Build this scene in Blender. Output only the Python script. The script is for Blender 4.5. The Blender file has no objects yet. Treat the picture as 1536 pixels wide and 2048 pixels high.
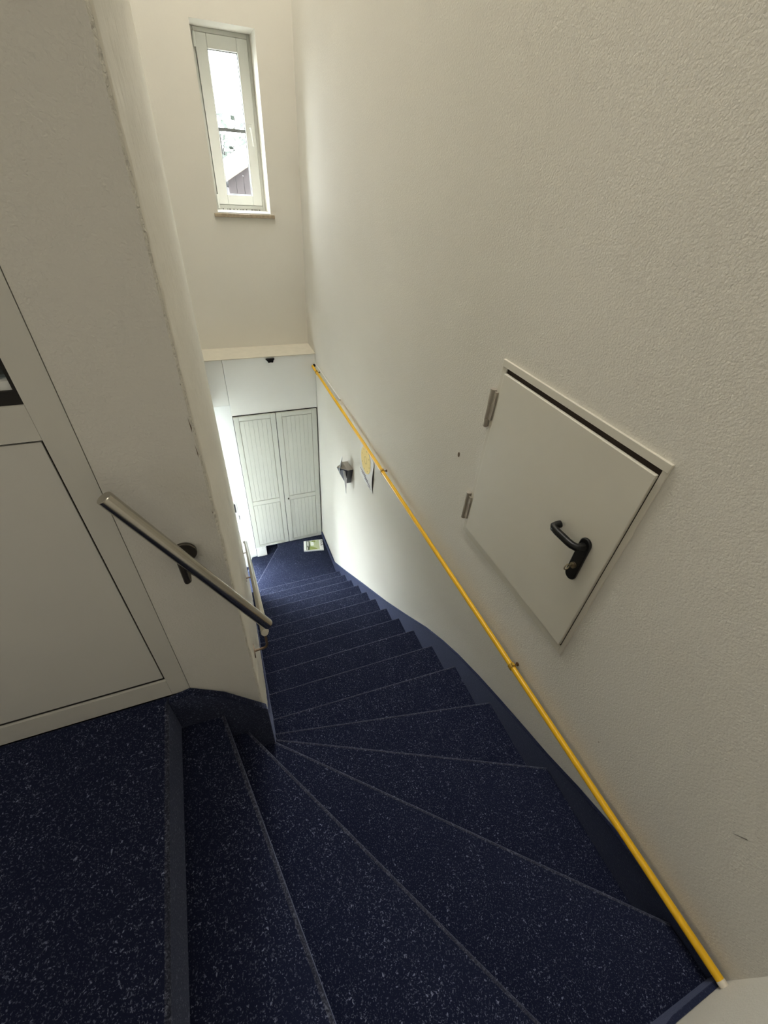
import bpy, bmesh, math, random
from mathutils import Vector, Matrix

C = bpy.context.scene.collection
sc = bpy.context.scene
random.seed(4)
S = 1.15            # metres per survey unit (distance camera -> right wall)
ZF = 3.955          # camera height above the lower floor, in survey units


def W(x, y, z):
    return Vector((x * S, y * S, (z + ZF) * S))


# ------------------------------------------------------------------ camera
cam_d = bpy.data.cameras.new('camera')
cam = bpy.data.objects.new('camera', cam_d)
C.objects.link(cam)
cam_d.sensor_fit = 'HORIZONTAL'
cam_d.sensor_width = 36.0
cam_d.lens = 845.62 / 1536 * 36.0
cam_d.clip_start = 0.01
cam_d.clip_end = 200
R = Matrix(((0.92918504, -0.18643683, 0.31914959),
            (-0.36398452, -0.61168787, 0.70239107),
            (0.06426837, -0.76881679, -0.63623134)))   # columns: right, down, forward
rr, dd, ff = R.col[0], R.col[1], R.col[2]
m = Matrix((rr, -dd, -ff)).transposed().to_4x4()
m.translation = W(0, 0, 0)
cam.matrix_world = m
sc.camera = cam

# ------------------------------------------------------------------ world
SKY = 36.0
wd = bpy.data.worlds.new('overcast')
sc.world = wd
wd.use_nodes = True
bg = wd.node_tree.nodes['Background']
bg.inputs[0].default_value = (0.91, 0.97, 1.0, 1)
bg.inputs[1].default_value = SKY


def area(name, loc, rot, sx, sy, energy, col=(1, 1, 1), portal=False):
    l = bpy.data.lights.new(name, 'AREA')
    l.shape = 'RECTANGLE'
    l.size = sx
    l.size_y = sy
    l.energy = energy
    l.color = col
    o = bpy.data.objects.new(name, l)
    o.location = loc
    o.rotation_euler = rot
    C.objects.link(o)
    if portal:
        l.cycles.is_portal = True
    return o


# daylight guides in the window and in the entrance doorway
area('window_portal', W(0.52, 4.80, 0.125), (math.radians(-90), 0, 0), 0.45 * S, 1.1 * S, 1, portal=True)
area('garden_door_portal', W(-0.55, 4.50, -3.2), (math.radians(-90), 0, 0), 0.68 * S, 2.2 * S, 1, portal=True)
area('entrance_portal', W(-1.72, 3.95, -3.55), (0, math.radians(-90), 0), 1.8 * S, 0.44 * S, 1, portal=True)
# added warm fill lights for the upper landing / stairwell
area('landing_fill_light', W(-0.75, 0.2, 4.12), (0, 0, 0), 0.7, 0.7, 8, (1.0, 0.94, 0.85))
area('landing_side_fill', W(-1.52, 0.05, -0.30), (0, math.radians(-90), 0), 0.9, 0.7, 1.7, (1.0, 0.96, 0.90))  # added side fill for the front wall and lower right wall
area('stairwell_fill_light', W(0.20, 2.9, 4.12), (0, 0, 0), 1.0, 2.4, 86, (1.0, 0.975, 0.925))

sc.view_settings.view_transform = 'Standard'
sc.view_settings.look = 'None'
sc.view_settings.gamma = 1
sc.view_settings.use_curve_mapping = False
sc.view_settings.exposure = 0.90
sc.cycles.max_bounces = 7
sc.cycles.diffuse_bounces = 5
sc.cycles.use_adaptive_sampling = True
sc.cycles.adaptive_threshold = 0.04
sc.cycles.transparent_max_bounces = 12
sc.cycles.caustics_reflective = False
sc.cycles.caustics_refractive = False


# ------------------------------------------------------------------ materials
def mat(name, col, rough=0.6, metal=0.0, spec=0.5, bump=None, sheen=0.0, var=None, emit=None):
    m = bpy.data.materials.new(name)
    m.use_nodes = True
    nt = m.node_tree
    b = nt.nodes['Principled BSDF']
    b.inputs['Base Color'].default_value = (*col, 1)
    b.inputs['Roughness'].default_value = rough
    b.inputs['Metallic'].default_value = metal
    b.inputs['Specular IOR Level'].default_value = spec
    tc = nt.nodes.new('ShaderNodeTexCoord')
    if sheen:
        b.inputs['Sheen Weight'].default_value = sheen
    if var:
        # slight blotchy tone variation
        n = nt.nodes.new('ShaderNodeTexNoise')
        n.inputs['Scale'].default_value = var[0]
        n.inputs['Detail'].default_value = 4
        nt.links.new(tc.outputs['Object'], n.inputs['Vector'])
        mx = nt.nodes.new('ShaderNodeMix')
        mx.data_type = 'RGBA'
        mx.inputs['A'].default_value = (*[c * (1 - var[1]) for c in col], 1)
        mx.inputs['B'].default_value = (*[min(1, c * (1 + var[1])) for c in col], 1)
        nt.links.new(n.outputs['Fac'], mx.inputs['Factor'])
        nt.links.new(mx.outputs['Result'], b.inputs['Base Color'])
    if bump:
        n2 = nt.nodes.new('ShaderNodeTexNoise')
        n2.inputs['Scale'].default_value = bump[0]
        n2.inputs['Detail'].default_value = 3
        n2.inputs['Roughness'].default_value = 0.55
        nt.links.new(tc.outputs['Object'], n2.inputs['Vector'])
        bp = nt.nodes.new('ShaderNodeBump')
        bp.inputs['Strength'].default_value = bump[1]
        bp.inputs['Distance'].default_value = bump[2]
        nt.links.new(n2.outputs['Fac'], bp.inputs['Height'])
        nt.links.new(bp.outputs['Normal'], b.inputs['Normal'])
    return m


def plaster(name, col, scale, dist, strength=1.0):
    m = mat(name, col, rough=0.85, spec=0.25)
    nt = m.node_tree
    b = nt.nodes['Principled BSDF']
    tc = [n for n in nt.nodes if n.type == 'TEX_COORD'][0]
    n1 = nt.nodes.new('ShaderNodeTexNoise')
    n1.inputs['Scale'].default_value = scale
    n1.inputs['Detail'].default_value = 2.5
    n1.inputs['Distortion'].default_value = 0.6
    n2 = nt.nodes.new('ShaderNodeTexVoronoi')
    n2.feature = 'F1'
    n2.inputs['Scale'].default_value = scale * 0.8
    n3 = nt.nodes.new('ShaderNodeTexNoise')
    n3.inputs['Scale'].default_value = 1.7
    n3.inputs['Detail'].default_value = 5
    for n in (n1, n2, n3):
        nt.links.new(tc.outputs['Object'], n.inputs['Vector'])
    ad = nt.nodes.new('ShaderNodeMath')
    ad.operation = 'SUBTRACT'
    nt.links.new(n1.outputs['Fac'], ad.inputs[0])
    ml = nt.nodes.new('ShaderNodeMath')
    ml.operation = 'MULTIPLY'
    ml.inputs[1].default_value = 0.5
    nt.links.new(n2.outputs['Distance'], ml.inputs[0])
    nt.links.new(ml.outputs[0], ad.inputs[1])
    bp = nt.nodes.new('ShaderNodeBump')
    bp.inputs['Strength'].default_value = strength
    bp.inputs['Distance'].default_value = dist
    nt.links.new(ad.outputs[0], bp.inputs['Height'])
    nt.links.new(bp.outputs['Normal'], b.inputs['Normal'])
    mx = nt.nodes.new('ShaderNodeMix')
    mx.data_type = 'RGBA'
    mx.inputs['A'].default_value = (*[c * 0.95 for c in col], 1)
    mx.inputs['B'].default_value = (*[min(1, c * 1.04) for c in col], 1)
    nt.links.new(n3.outputs['Fac'], mx.inputs['Factor'])
    nt.links.new(mx.outputs['Result'], b.inputs['Base Color'])
    return m


def carpet(name, base, fleck, amount, dense=0.0):
    m = mat(name, base, rough=1.0, spec=0.1)
    nt = m.node_tree
    b = nt.nodes['Principled BSDF']
    b.inputs['Sheen Weight'].default_value = 0.34
    b.inputs['Sheen Roughness'].default_value = 0.45
    b.inputs['Sheen Tint'].default_value = (0.55, 0.64, 1.0, 1)
    geo = nt.nodes.new('ShaderNodeNewGeometry')
    n1 = nt.nodes.new('ShaderNodeTexNoise')      # curly thread flecks
    n1.inputs['Scale'].default_value = 150
    n1.inputs['Detail'].default_value = 1.5
    n1.inputs['Distortion'].default_value = 0.9
    n2 = nt.nodes.new('ShaderNodeTexNoise')      # finer flecks
    n2.inputs['Scale'].default_value = 230
    n2.inputs['Detail'].default_value = 2
    n3 = nt.nodes.new('ShaderNodeTexNoise')      # worn patches
    n3.inputs['Scale'].default_value = 9
    n3.inputs['Detail'].default_value = 3
    for n in (n1, n2, n3):
        nt.links.new(geo.outputs['Position'], n.inputs['Vector'])
    r1 = nt.nodes.new('ShaderNodeMapRange')
    r1.inputs['From Min'].default_value = 0.635 - dense
    r1.inputs['From Max'].default_value = 0.73 - dense * 0.5
    r2 = nt.nodes.new('ShaderNodeMapRange')
    r2.inputs['From Min'].default_value = 0.58 - dense
    r2.inputs['From Max'].default_value = 0.72
    r2.inputs['To Max'].default_value = 0.5
    nt.links.new(n1.outputs['Fac'], r1.inputs['Value'])
    nt.links.new(n2.outputs['Fac'], r2.inputs['Value'])
    mxm = nt.nodes.new('ShaderNodeMath')
    mxm.operation = 'MAXIMUM'
    nt.links.new(r1.outputs[0], mxm.inputs[0])
    nt.links.new(r2.outputs[0], mxm.inputs[1])
    r3 = nt.nodes.new('ShaderNodeMapRange')
    r3.inputs['From Min'].default_value = 0.3
    r3.inputs['From Max'].default_value = 0.7
    r3.inputs['To Min'].default_value = 0.45 * amount
    r3.inputs['To Max'].default_value = 1.0 * amount
    nt.links.new(n3.outputs['Fac'], r3.inputs['Value'])
    mu = nt.nodes.new('ShaderNodeMath')
    mu.operation = 'MULTIPLY'
    nt.links.new(mxm.outputs[0], mu.inputs[0])
    nt.links.new(r3.outputs[0], mu.inputs[1])
    mx = nt.nodes.new('ShaderNodeMix')
    mx.data_type = 'RGBA'
    mx.inputs['A'].default_value = (*base, 1)
    mx.inputs['B'].default_value = (*fleck, 1)
    nt.links.new(mu.outputs[0], mx.inputs['Factor'])
    nt.links.new(mx.outputs['Result'], b.inputs['Base Color'])
    bp = nt.nodes.new('ShaderNodeBump')
    bp.inputs['Strength'].default_value = 0.6
    bp.inputs['Distance'].default_value = 0.002
    nt.links.new(n2.outputs['Fac'], bp.inputs['Height'])
    nt.links.new(bp.outputs['Normal'], b.inputs['Normal'])
    return m


def glass_pane(name, tint=(1, 1, 1), reflect=1.0):
    m = bpy.data.materials.new(name)
    m.use_nodes = True
    nt = m.node_tree
    nt.nodes.remove(nt.nodes['Principled BSDF'])
    out = nt.nodes['Material Output']
    tr = nt.nodes.new('ShaderNodeBsdfTransparent')
    tr.inputs[0].default_value = (*tint, 1)
    gl = nt.nodes.new('ShaderNodeBsdfGlossy')
    gl.inputs['Roughness'].default_value = 0.02
    lw = nt.nodes.new('ShaderNodeLayerWeight')      # Schlick: 0.04 + 0.96 (1-cos)^5
    lw.inputs[0].default_value = 0.5
    pw = nt.nodes.new('ShaderNodeMath')
    pw.operation = 'POWER'
    pw.inputs[1].default_value = 5.0
    nt.links.new(lw.outputs['Facing'], pw.inputs[0])
    fr = nt.nodes.new('ShaderNodeMath')
    fr.operation = 'MULTIPLY_ADD'
    fr.inputs[1].default_value = 0.96
    fr.inputs[2].default_value = 0.04
    nt.links.new(pw.outputs[0], fr.inputs[0])
    mx = nt.nodes.new('ShaderNodeMixShader')
    nt.links.new(fr.outputs[0], mx.inputs[0])
    nt.links.new(tr.outputs[0], mx.inputs[1])
    nt.links.new(gl.outputs[0], mx.inputs[2])
    nt.links.new(mx.outputs[0], out.inputs[0])
    return m


CREAM = (0.78, 0.755, 0.685)
M = {}
M['plaster'] = plaster('cream roughcast plaster', CREAM, 170, 0.0013)
M['plaster_front'] = plaster('cream roughcast plaster front', (0.75, 0.73, 0.675), 190, 0.0010)
M['plaster_coarse'] = plaster('coarse cream plaster', (0.78, 0.755, 0.685), 105, 0.0075)
M['plaster_smooth'] = plaster('cream smooth plaster', (0.79, 0.76, 0.68), 60, 0.0006)
M['white_wall'] = mat('white painted wall', (0.80, 0.81, 0.795), 0.6, bump=(40, 0.2, 0.001))
M['soffit'] = mat('white painted board', (0.79, 0.79, 0.75), 0.55, var=(3, 0.03))
M['soffit_top'] = mat('dusty cream ledge', (0.64, 0.60, 0.49), 0.8, var=(14, 0.08))
M['cabinet'] = mat('cream lacquered wood', (0.60, 0.605, 0.545), 0.38, var=(2, 0.03))
M['gap'] = mat('dark joint', (0.02, 0.018, 0.016), 0.9)
M['carpet'] = carpet('navy flecked needle felt', (0.0090, 0.0120, 0.0325), (0.27, 0.305, 0.45), 0.88)
M['carpet_worn_lit'] = carpet('worn nosing with painted highlight', (0.020, 0.023, 0.040), (0.22, 0.24, 0.33), 0.6, 0.12)  # paler nosing: edge highlight painted in together with wear
M['carpet_edge'] = carpet('blue grey carpet skirting', (0.018, 0.024, 0.06), (0.12, 0.14, 0.2), 0.6)
M['hatch'] = mat('cream steel sheet', (0.71, 0.68, 0.585), 0.45, var=(5, 0.03))
M['hinge'] = mat('grey painted hinge', (0.42, 0.38, 0.32), 0.45, metal=0.2)
M['black'] = mat('black plastic', (0.006, 0.006, 0.006), 0.36, spec=0.35)
M['dark_cavity'] = mat('dark brown cavity', (0.03, 0.02, 0.014), 0.9)
M['steel'] = mat('brushed stainless steel', (0.55, 0.52, 0.46), 0.22, metal=1.0, bump=(300, 0.08, 0.0005))
M['steel_dark'] = mat('dull steel bracket', (0.16, 0.145, 0.12), 0.4, metal=0.9)
M['steel_rust'] = mat('brown tinged steel', (0.30, 0.22, 0.16), 0.5, metal=0.8, var=(40, 0.3))
M['yellow'] = mat('yellow gas pipe paint', (0.82, 0.47, 0.012), 0.32, spec=0.5, var=(9, 0.06))
M['yellow_dark'] = mat('grimy yellow clamp', (0.45, 0.27, 0.02), 0.5, var=(120, 0.5))
M['rust'] = mat('rusty bolt', (0.13, 0.075, 0.03), 0.7, metal=0.3)
M['cap'] = mat('pale sleeve', (0.72, 0.66, 0.55), 0.7)
M['alu'] = mat('light grey powder coat', (0.68, 0.665, 0.61), 0.5)
M['panel'] = mat('light grey door infill', (0.70, 0.685, 0.635), 0.55)
M['gasket'] = mat('black rubber gasket', (0.012, 0.01, 0.008), 0.7)
M['dark_glass'] = glass_pane('door glass', (0.75, 0.8, 0.82))
M['clear_glass'] = glass_pane('tinted window glass', (0.60, 0.605, 0.61))
M['door_glass_clear'] = glass_pane('garden door glass', (0.97, 0.98, 0.98))
M['tinted_glass'] = glass_pane('tinted hall glass', (0.17, 0.17, 0.17))
M['pvc'] = mat('white window plastic', (0.78, 0.78, 0.73), 0.35, spec=0.5)
M['marble'] = mat('brown stone sill', (0.42, 0.34, 0.24), 0.3, var=(60, 0.45))
M['grey_bar'] = mat('grey glazing bar', (0.20, 0.21, 0.21), 0.5)
M['lamp_dark'] = mat('anthracite lamp metal', (0.07, 0.07, 0.085), 0.38, metal=0.4)
M['lamp_grey'] = mat('warm grey lamp metal', (0.30, 0.28, 0.25), 0.4, metal=0.5)
M['lamp_blade'] = mat('silver lamp blade', (0.80, 0.82, 0.86), 0.3, metal=0.25)
M['paper'] = mat('poster paper', (0.80, 0.79, 0.76), 0.7)
M['paper_gap_shade'] = mat('painted poster gap shade', (0.02, 0.02, 0.022), 0.8)  # shade in the gap under the lifted edge, painted on the sheet's back
M['sun_yellow'] = mat('yellow print', (0.93, 0.69, 0.22), 0.7)
M['print_ring'] = mat('ochre print', (0.52, 0.36, 0.10), 0.7)
M['print_grey'] = mat('lilac grey print', (0.30, 0.26, 0.34), 0.7)
M['box_white'] = mat('white carton', (0.86, 0.88, 0.86), 0.45)
M['box_green'] = mat('green print', (0.24, 0.30, 0.07), 0.45, var=(30, 0.2))
M['box_pale'] = mat('pale green print', (0.48, 0.54, 0.34), 0.45, var=(30, 0.1))
M['box_dark'] = mat('dark olive print', (0.07, 0.08, 0.05), 0.45, var=(30, 0.3))
M['box_grey'] = mat('grey print', (0.36, 0.38, 0.36), 0.45)
M['ink'] = mat('dark ink', (0.05, 0.05, 0.055), 0.6)
M['pink'] = mat('pink sticker', (0.75, 0.42, 0.44), 0.6)
M['plug'] = mat('brown wall plug', (0.16, 0.12, 0.08), 0.8)
M['timber'] = mat('weathered brown boards', (0.027, 0.020, 0.019), 0.8, var=(6, 0.3))
M['roof'] = mat('pale roof edge', (0.10, 0.085, 0.055), 0.7)
M['leaf_green'] = mat('grey green leaves', (0.028, 0.036, 0.026), 0.8)
M['leaf_gold'] = mat('yellow autumn leaves', (0.06, 0.05, 0.02), 0.8)
M['bark'] = mat('grey bark', (0.03, 0.026, 0.022), 0.9)
M['paving'] = mat('pale grey paving', (0.24, 0.24, 0.23), 0.9, var=(2, 0.2))
M['ceiling'] = mat('white ceiling paint', (0.80, 0.77, 0.70), 0.8)
M['brass'] = mat('worn brass key', (0.35, 0.29, 0.19), 0.35, metal=0.9)
M['opal'] = mat('opal fill body', (0.85, 0.83, 0.78), 0.4)


# ------------------------------------------------------------------ mesh helper
class MB:
    """collects polygons in survey units; build() links them as ONE object"""

    def __init__(self):
        self.v, self.f, self.fm = [], [], []

    def add(self, vs, fs, mi=0):
        o = len(self.v)
        self.v += [Vector(p) for p in vs]
        for f in fs:
            self.f.append([i + o for i in f])
            self.fm.append(mi)
        return self

    def box(self, x0, x1, y0, y1, z0, z1, mi=0):
        vs = [(x, y, z) for x in (x0, x1) for y in (y0, y1) for z in (z0, z1)]
        return self.add(vs, [(0, 1, 3, 2), (4, 6, 7, 5), (0, 4, 5, 1), (2, 3, 7, 6), (0, 2, 6, 4), (1, 5, 7, 3)], mi)

    def prism(self, poly, a, b, mi=0):
        """poly: list of 3D points, extruded by vector a -> b offsets"""
        a, b = Vector(a), Vector(b)
        n = len(poly)
        vs = [Vector(p) + a for p in poly] + [Vector(p) + b for p in poly]
        fs = [list(range(n))[::-1], [n + i for i in range(n)]]
        fs += [(i, (i + 1) % n, n + (i + 1) % n, n + i) for i in range(n)]
        return self.add(vs, fs, mi)

    def tube(self, pts, r, seg=14, mi=0, caps=True):
        pts = [Vector(p) for p in pts]
        rs = r if isinstance(r, (list, tuple)) else [r] * len(pts)
        rings = []
        up = None
        for i, p in enumerate(pts):
            if i == 0:
                t = pts[1] - p
            elif i == len(pts) - 1:
                t = p - pts[i - 1]
            else:
                t = (pts[i + 1] - p).normalized() + (p - pts[i - 1]).normalized()
            t.normalize()
            if up is None:
                up = Vector((0, 0, 1)) if abs(t.z) < 0.9 else Vector((1, 0, 0))
            u = (up - t * up.dot(t)).normalized()
            up = u
            w = t.cross(u)
            rings.append([p + (u * math.cos(2 * math.pi * k / seg) + w * math.sin(2 * math.pi * k / seg)) * rs[i] for k in range(seg)])
        vs = [q for ring in rings for q in ring]
        fs = []
        for i in range(len(pts) - 1):
            for k in range(seg):
                a, b = i * seg + k, i * seg + (k + 1) % seg
                fs.append((a, b, b + seg, a + seg))
        if caps:
            fs.append(list(range(seg))[::-1])
            fs.append([(len(pts) - 1) * seg + k for k in range(seg)])
        return self.add(vs, fs, mi)

    def build(self, name, mats, parent=None, bevel=0, smooth=True, seg=2):
        if not isinstance(mats, (list, tuple)):
            mats = [mats]
        me = bpy.data.meshes.new(name)
        wv = [W(*p) for p in self.v]
        if parent is not None:
            org = worldloc(parent)
        else:
            xs = [p.x for p in wv]
            ys = [p.y for p in wv]
            zs = [p.z for p in wv]
            org = Vector(((min(xs) + max(xs)) / 2, (min(ys) + max(ys)) / 2, min(zs)))
        me.from_pydata([p - org for p in wv], [], self.f)
        for mm in mats:
            me.materials.append(mm)
        for p, i in zip(me.polygons, self.fm):
            p.material_index = i
        bm = bmesh.new()
        bm.from_mesh(me)
        bmesh.ops.recalc_face_normals(bm, faces=bm.faces)
        bm.to_mesh(me)
        bm.free()
        if smooth:
            me.polygons.foreach_set('use_smooth', [True] * len(me.polygons))
            me.set_sharp_from_angle(angle=math.radians(38))
        o = bpy.data.objects.new(name, me)
        C.objects.link(o)
        if parent is not None:
            o.parent = parent
        else:
            o.location = org
        if bevel:
            md = o.modifiers.new('bevel', 'BEVEL')
            md.width = bevel * S
            md.segments = seg
            md.limit_method = 'ANGLE'
            md.harden_normals = False
        return o


def worldloc(o):
    l = o.location.copy()
    while o.parent:
        o = o.parent
        l = l + o.location
    return l


def tag(o, label=None, cat=None, group=None, kind=None):
    if label:
        o['label'] = label
    if cat:
        o['category'] = cat
    if group:
        o['group'] = group
    if kind:
        o['kind'] = kind
    return o


def thing(name, loc, label, cat, group=None, kind=None):
    o = bpy.data.objects.new(name, None)
    o.empty_display_size = 0.05
    o.location = W(*loc)
    C.objects.link(o)
    return tag(o, label, cat, group, kind)


def struct(o, label=None, cat='wall'):
    return tag(o, label, cat, kind='structure')


def arc(c, u, w, r, a0, a1, n=8):
    c, u, w = Vector(c), Vector(u), Vector(w)
    return [c + (u * math.cos(math.radians(a0 + (a1 - a0) * i / n)) + w * math.sin(math.radians(a0 + (a1 - a0) * i / n))) * r for i in range(n + 1)]


# ================================================================== ROOM SHELL
CEIL = 4.20
# right wall
o = MB().box(1.0, 1.1, -0.42, 4.85, -4.8, CEIL).build('wall_right', M['plaster'])
struct(o, 'long cream roughcast wall on the right beside the yellow pipe')
MB().prism([(0.9993, -0.066, -1.236), (0.9993, -0.086, -1.209), (0.9993, -0.089, -1.210), (0.9993, -0.070, -1.232)], (0, 0, 0), (0.0005, 0, 0)).build('scuff', M['lamp_grey'], o, smooth=False)
MB().prism([(0.9993, 0.2700, -1.480), (0.9993, 0.2660, -1.478), (0.9993, 0.2665, -1.484)], (0, 0, 0), (0.0005, 0, 0)).build('scuff', M['plug'], o, smooth=False)
# wall behind the photographer
o = MB().box(-1.6, 1.0, -0.42, -0.313, -4.8, CEIL).build('wall_front', M['plaster'])
struct(o, 'white plaster wall at the bottom right end of the yellow pipe')
# back wall with the window opening (x .302-.731, z -.41..66)
wx0, wx1, wz0, wz1 = 0.302, 0.731, -0.412, 0.660
b = MB()
b.box(-1.7, wx0, 4.47, 4.85, -1.7, CEIL)
b.box(wx1, 1.0, 4.47, 4.85, -1.7, CEIL)
b.box(wx0, wx1, 4.47, 4.85, wz1, CEIL)
b.box(wx0, wx1, 4.47, 4.85, -1.7, wz0)
o = b.build('wall_back', M['plaster_smooth'], smooth=False)
struct(o, 'tall cream far wall around the narrow window')
# left: wall end beside the flight, front face carries the grey door
prof = []
x_n, x_f, y_n, y_f = -0.047, -0.034, 0.765, 3.40
prof += [(-0.30, y_n), (x_n - 0.004, y_n), (x_n, y_n + 0.006)]
rad = 0.05
prof += [(x_f - rad + rad * math.cos(a), y_f - rad + rad * math.sin(a)) for a in [math.radians(i * 15) for i in range(7)]]
prof += [(-0.22, y_f), (-0.22, 0.90), (-0.30, 0.90)]
prof[0] = (-0.229, y_n)
prof[-1] = (-0.229, 0.90)
prof[-2] = (-0.215, 0.90)
prof[-3] = (-0.215, y_f)
b = MB().prism([(x, y, 0) for x, y in prof], (0, 0, -5.2), (0, 0, CEIL))
for i in range(1, 10):
    b.fm[2 + i] = 1
o = b.build('wall_left', [M['plaster_front'], M['plaster_coarse']])
struct(o, 'cream plaster wall end left of the flight with a rounded far edge')
# chipped plaster along the near corner of the wall end
for z0, z1, w in ((-0.405, -0.375, 0.0035), (-0.46, -0.43, 0.003), (-0.60, -0.592, 0.0025), (-0.315, -0.311, 0.002)):
    MB().prism([(-0.0505 - w, y_n - 0.0004, z1), (-0.0512, y_n - 0.0004, z0 + 0.3 * (z1 - z0)), (-0.0508 - w * 0.6, y_n - 0.0004, z0)], (0, 0, 0), (0, 0.0006, 0)).build('chip', M['plug'], o, smooth=False)
# trowelled coarse render on the side of the wall end: real relief, 9 mm grid
import numpy as np
rng = np.random.default_rng(7)
ya, yb, za, zb = 0.7725, 3.34, -3.60, 0.75
ny, nz = int((yb - ya) * S / 0.009), int((zb - za) * S / 0.009)


def field(cell):
    gy, gz = int(ny / cell) + 3, int(nz / cell) + 3
    g = rng.random((gy, gz))
    u, v = np.arange(ny + 1) / cell, np.arange(nz + 1) / cell
    iu, iv = u.astype(int), v.astype(int)
    fu, fv = (u - iu)[:, None], (v - iv)[None, :]
    fu, fv = fu * fu * (3 - 2 * fu), fv * fv * (3 - 2 * fv)
    a, b2, c2, d2 = g[iu][:, iv], g[iu + 1][:, iv], g[iu][:, iv + 1], g[iu + 1][:, iv + 1]
    return (a * (1 - fu) + b2 * fu) * (1 - fv) + (c2 * (1 - fu) + d2 * fu) * fv


h = 0.0019 * field(1.6) + 0.0016 * field(3.5) + 0.0012 * field(9)
h[0, :] = 0
h[-1, :] = 0
yy = np.linspace(ya, yb, ny + 1)
zz = np.linspace(za, zb, nz + 1)
Yg, Zg = np.meshgrid(yy, zz, indexing='ij')
Xg = x_n + (x_f - x_n) * (Yg - (y_n + 0.006)) / (y_f - rad - y_n - 0.006)
co = np.stack([Xg * S + 0.0002 + h, Yg * S, (Zg + ZF) * S], axis=-1).reshape(-1, 3) - np.array(worldloc(o))
idx = np.arange((ny + 1) * (nz + 1)).reshape(ny + 1, nz + 1)
quads = np.stack([idx[:-1, :-1], idx[1:, :-1], idx[1:, 1:], idx[:-1, 1:]], axis=-1).reshape(-1, 4)
me = bpy.data.meshes.new('coarse_render')
me.vertices.add(len(co))
me.vertices.foreach_set('co', co.astype(np.float32).ravel())
me.loops.add(quads.size)
me.loops.foreach_set('vertex_index', quads.ravel().astype(np.int32))
me.polygons.add(len(quads))
me.polygons.foreach_set('loop_start', np.arange(0, quads.size, 4, dtype=np.int32))
me.update(calc_edges=True)
me.polygons.foreach_set('use_smooth', [True] * len(quads))
me.materials.append(M['plaster_smooth'])
cr = bpy.data.objects.new('coarse_render', me)
C.objects.link(cr)
cr.parent = o
# wall continuing above and left of the grey door
b = MB()
b.box(-1.6, -0.229, 0.765, 0.90, 0.62, CEIL)
b.box(-1.6, -1.05, 0.765, 0.90, -1.238, 0.62)
o = b.build('wall_door', M['plaster_front'])
struct(o, 'plaster wall around the grey door')
b = MB()
b.box(-1.7, -1.6, -0.42, 3.72, -5.2, CEIL)
b.box(-1.7, -1.6, 4.18, 4.85, -5.2, CEIL)
b.box(-1.7, -1.6, 3.72, 4.18, -2.65, CEIL)
b.box(-1.7, -1.6, 3.72, 4.18, -5.2, -4.45)
o = b.build('wall_outer', M['white_wall'], smooth=False)
struct(o, 'outer wall of the landing and hall, out of view')
# lower hall: wall beyond the cabinet, inner wall and its ceiling
b = MB()
b.box(-0.18, 0.118, 4.185, 4.47, -5.2, -1.70)
b.box(-1.6, -0.92, 4.185, 4.47, -5.2, -1.70)
b.box(-0.92, -0.18, 4.185, 4.47, -2.05, -1.70)
b.box(-0.92, -0.18, 4.185, 4.47, -5.2, -4.40)
o = b.build('wall_hall', M['white_wall'], smooth=False)
struct(o, 'bright white hall wall left of the tall cabinet')
o = MB().box(-1.6, -0.215, 3.30, 3.38, -5.2, -1.97).build('wall_under', M['white_wall'])
struct(o, 'white wall of the lower hall')
o = MB().box(-1.6, -0.215, 0.90, 3.30, -1.32, -1.245).build('floor_room', M['carpet'])
struct(o, 'dark floor of the room behind the grey door', 'floor')
o = MB().box(-1.6, -0.215, 3.30, 3.38, -1.97, CEIL).build('wall_room', M['plaster_smooth'])
struct(o, 'rear wall of the room behind the grey door')
o = MB().box(-1.6, -0.062, 3.38, 4.168, -1.97, -1.55).build('ceiling_hall', M['white_wall'])
struct(o, 'low ceiling over the entrance hall', 'ceiling')
o = MB().box(-1.7, 1.1, -0.42, 4.85, CEIL, CEIL + 0.08).build('ceiling', M['ceiling'])
struct(o, 'white ceiling over the stairwell', 'ceiling')
o = MB().box(0.1185, 1.0, 4.302, 4.47, -5.2, -3.945).build('wall_plinth', M['carpet_edge'])
struct(o, 'low wall behind the foot of the tall cabinet')
# boxed beam above the cabinet
b = MB()
b.box(0.114, 0.999, 4.168, 4.47, -2.082, -1.512)
o = b.build('trim_1', M['soffit'], bevel=0.003)
struct(o, 'white boxed beam above the tall cabinet', 'beam')
o = MB().box(-0.50, 0.1115, 4.168, 4.47, -1.965, -1.512).build('trim_2', M['soffit'], bevel=0.003)
struct(o, 'shorter white beam board over the opening left of the cabinet', 'beam')
o = MB().box(-0.50, 1.0, 4.163, 4.47, -1.512, -1.505).build('trim_3', M['soffit_top'], bevel=0.001)
struct(o, 'cream top ledge of the boxed beam', 'ledge')

# ================================================================== STAIRS
XR, XL, YS = 0.985, -0.034, 0.743
Z1, DZ = -3.79, 0.1595
YB = -0.300
lines = {}
ys = [(3.315, 3.315), (3.095, 3.103), (2.87, 2.876), (2.65, 2.655), (2.42, 2.425), (2.195, 2.203),
      (1.965, 1.965), (1.738, 1.738), (1.515, 1.508), (1.288, 1.268)]
for i, (l, r) in enumerate(ys):
    lines[i + 1] = ((XL, l), (XR, r))
lines[11] = ((XL, 1.065), (XR, 1.018))
lines[12] = ((XL, 0.921), (XR, 0.712))
lines[13] = ((XL, 0.826), (XR, 0.338))
lines[14] = ((XL, 0.748), (XR, -0.178))
lines[15] = ((-0.110, YS), (0.520, YB))
lines[16] = ((-0.164, YS), (0.052, YB))
lines[17] = ((-0.291, YS), (-0.291, YB))


def zl(k):
    return Z1 + DZ * (k - 1)


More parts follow.
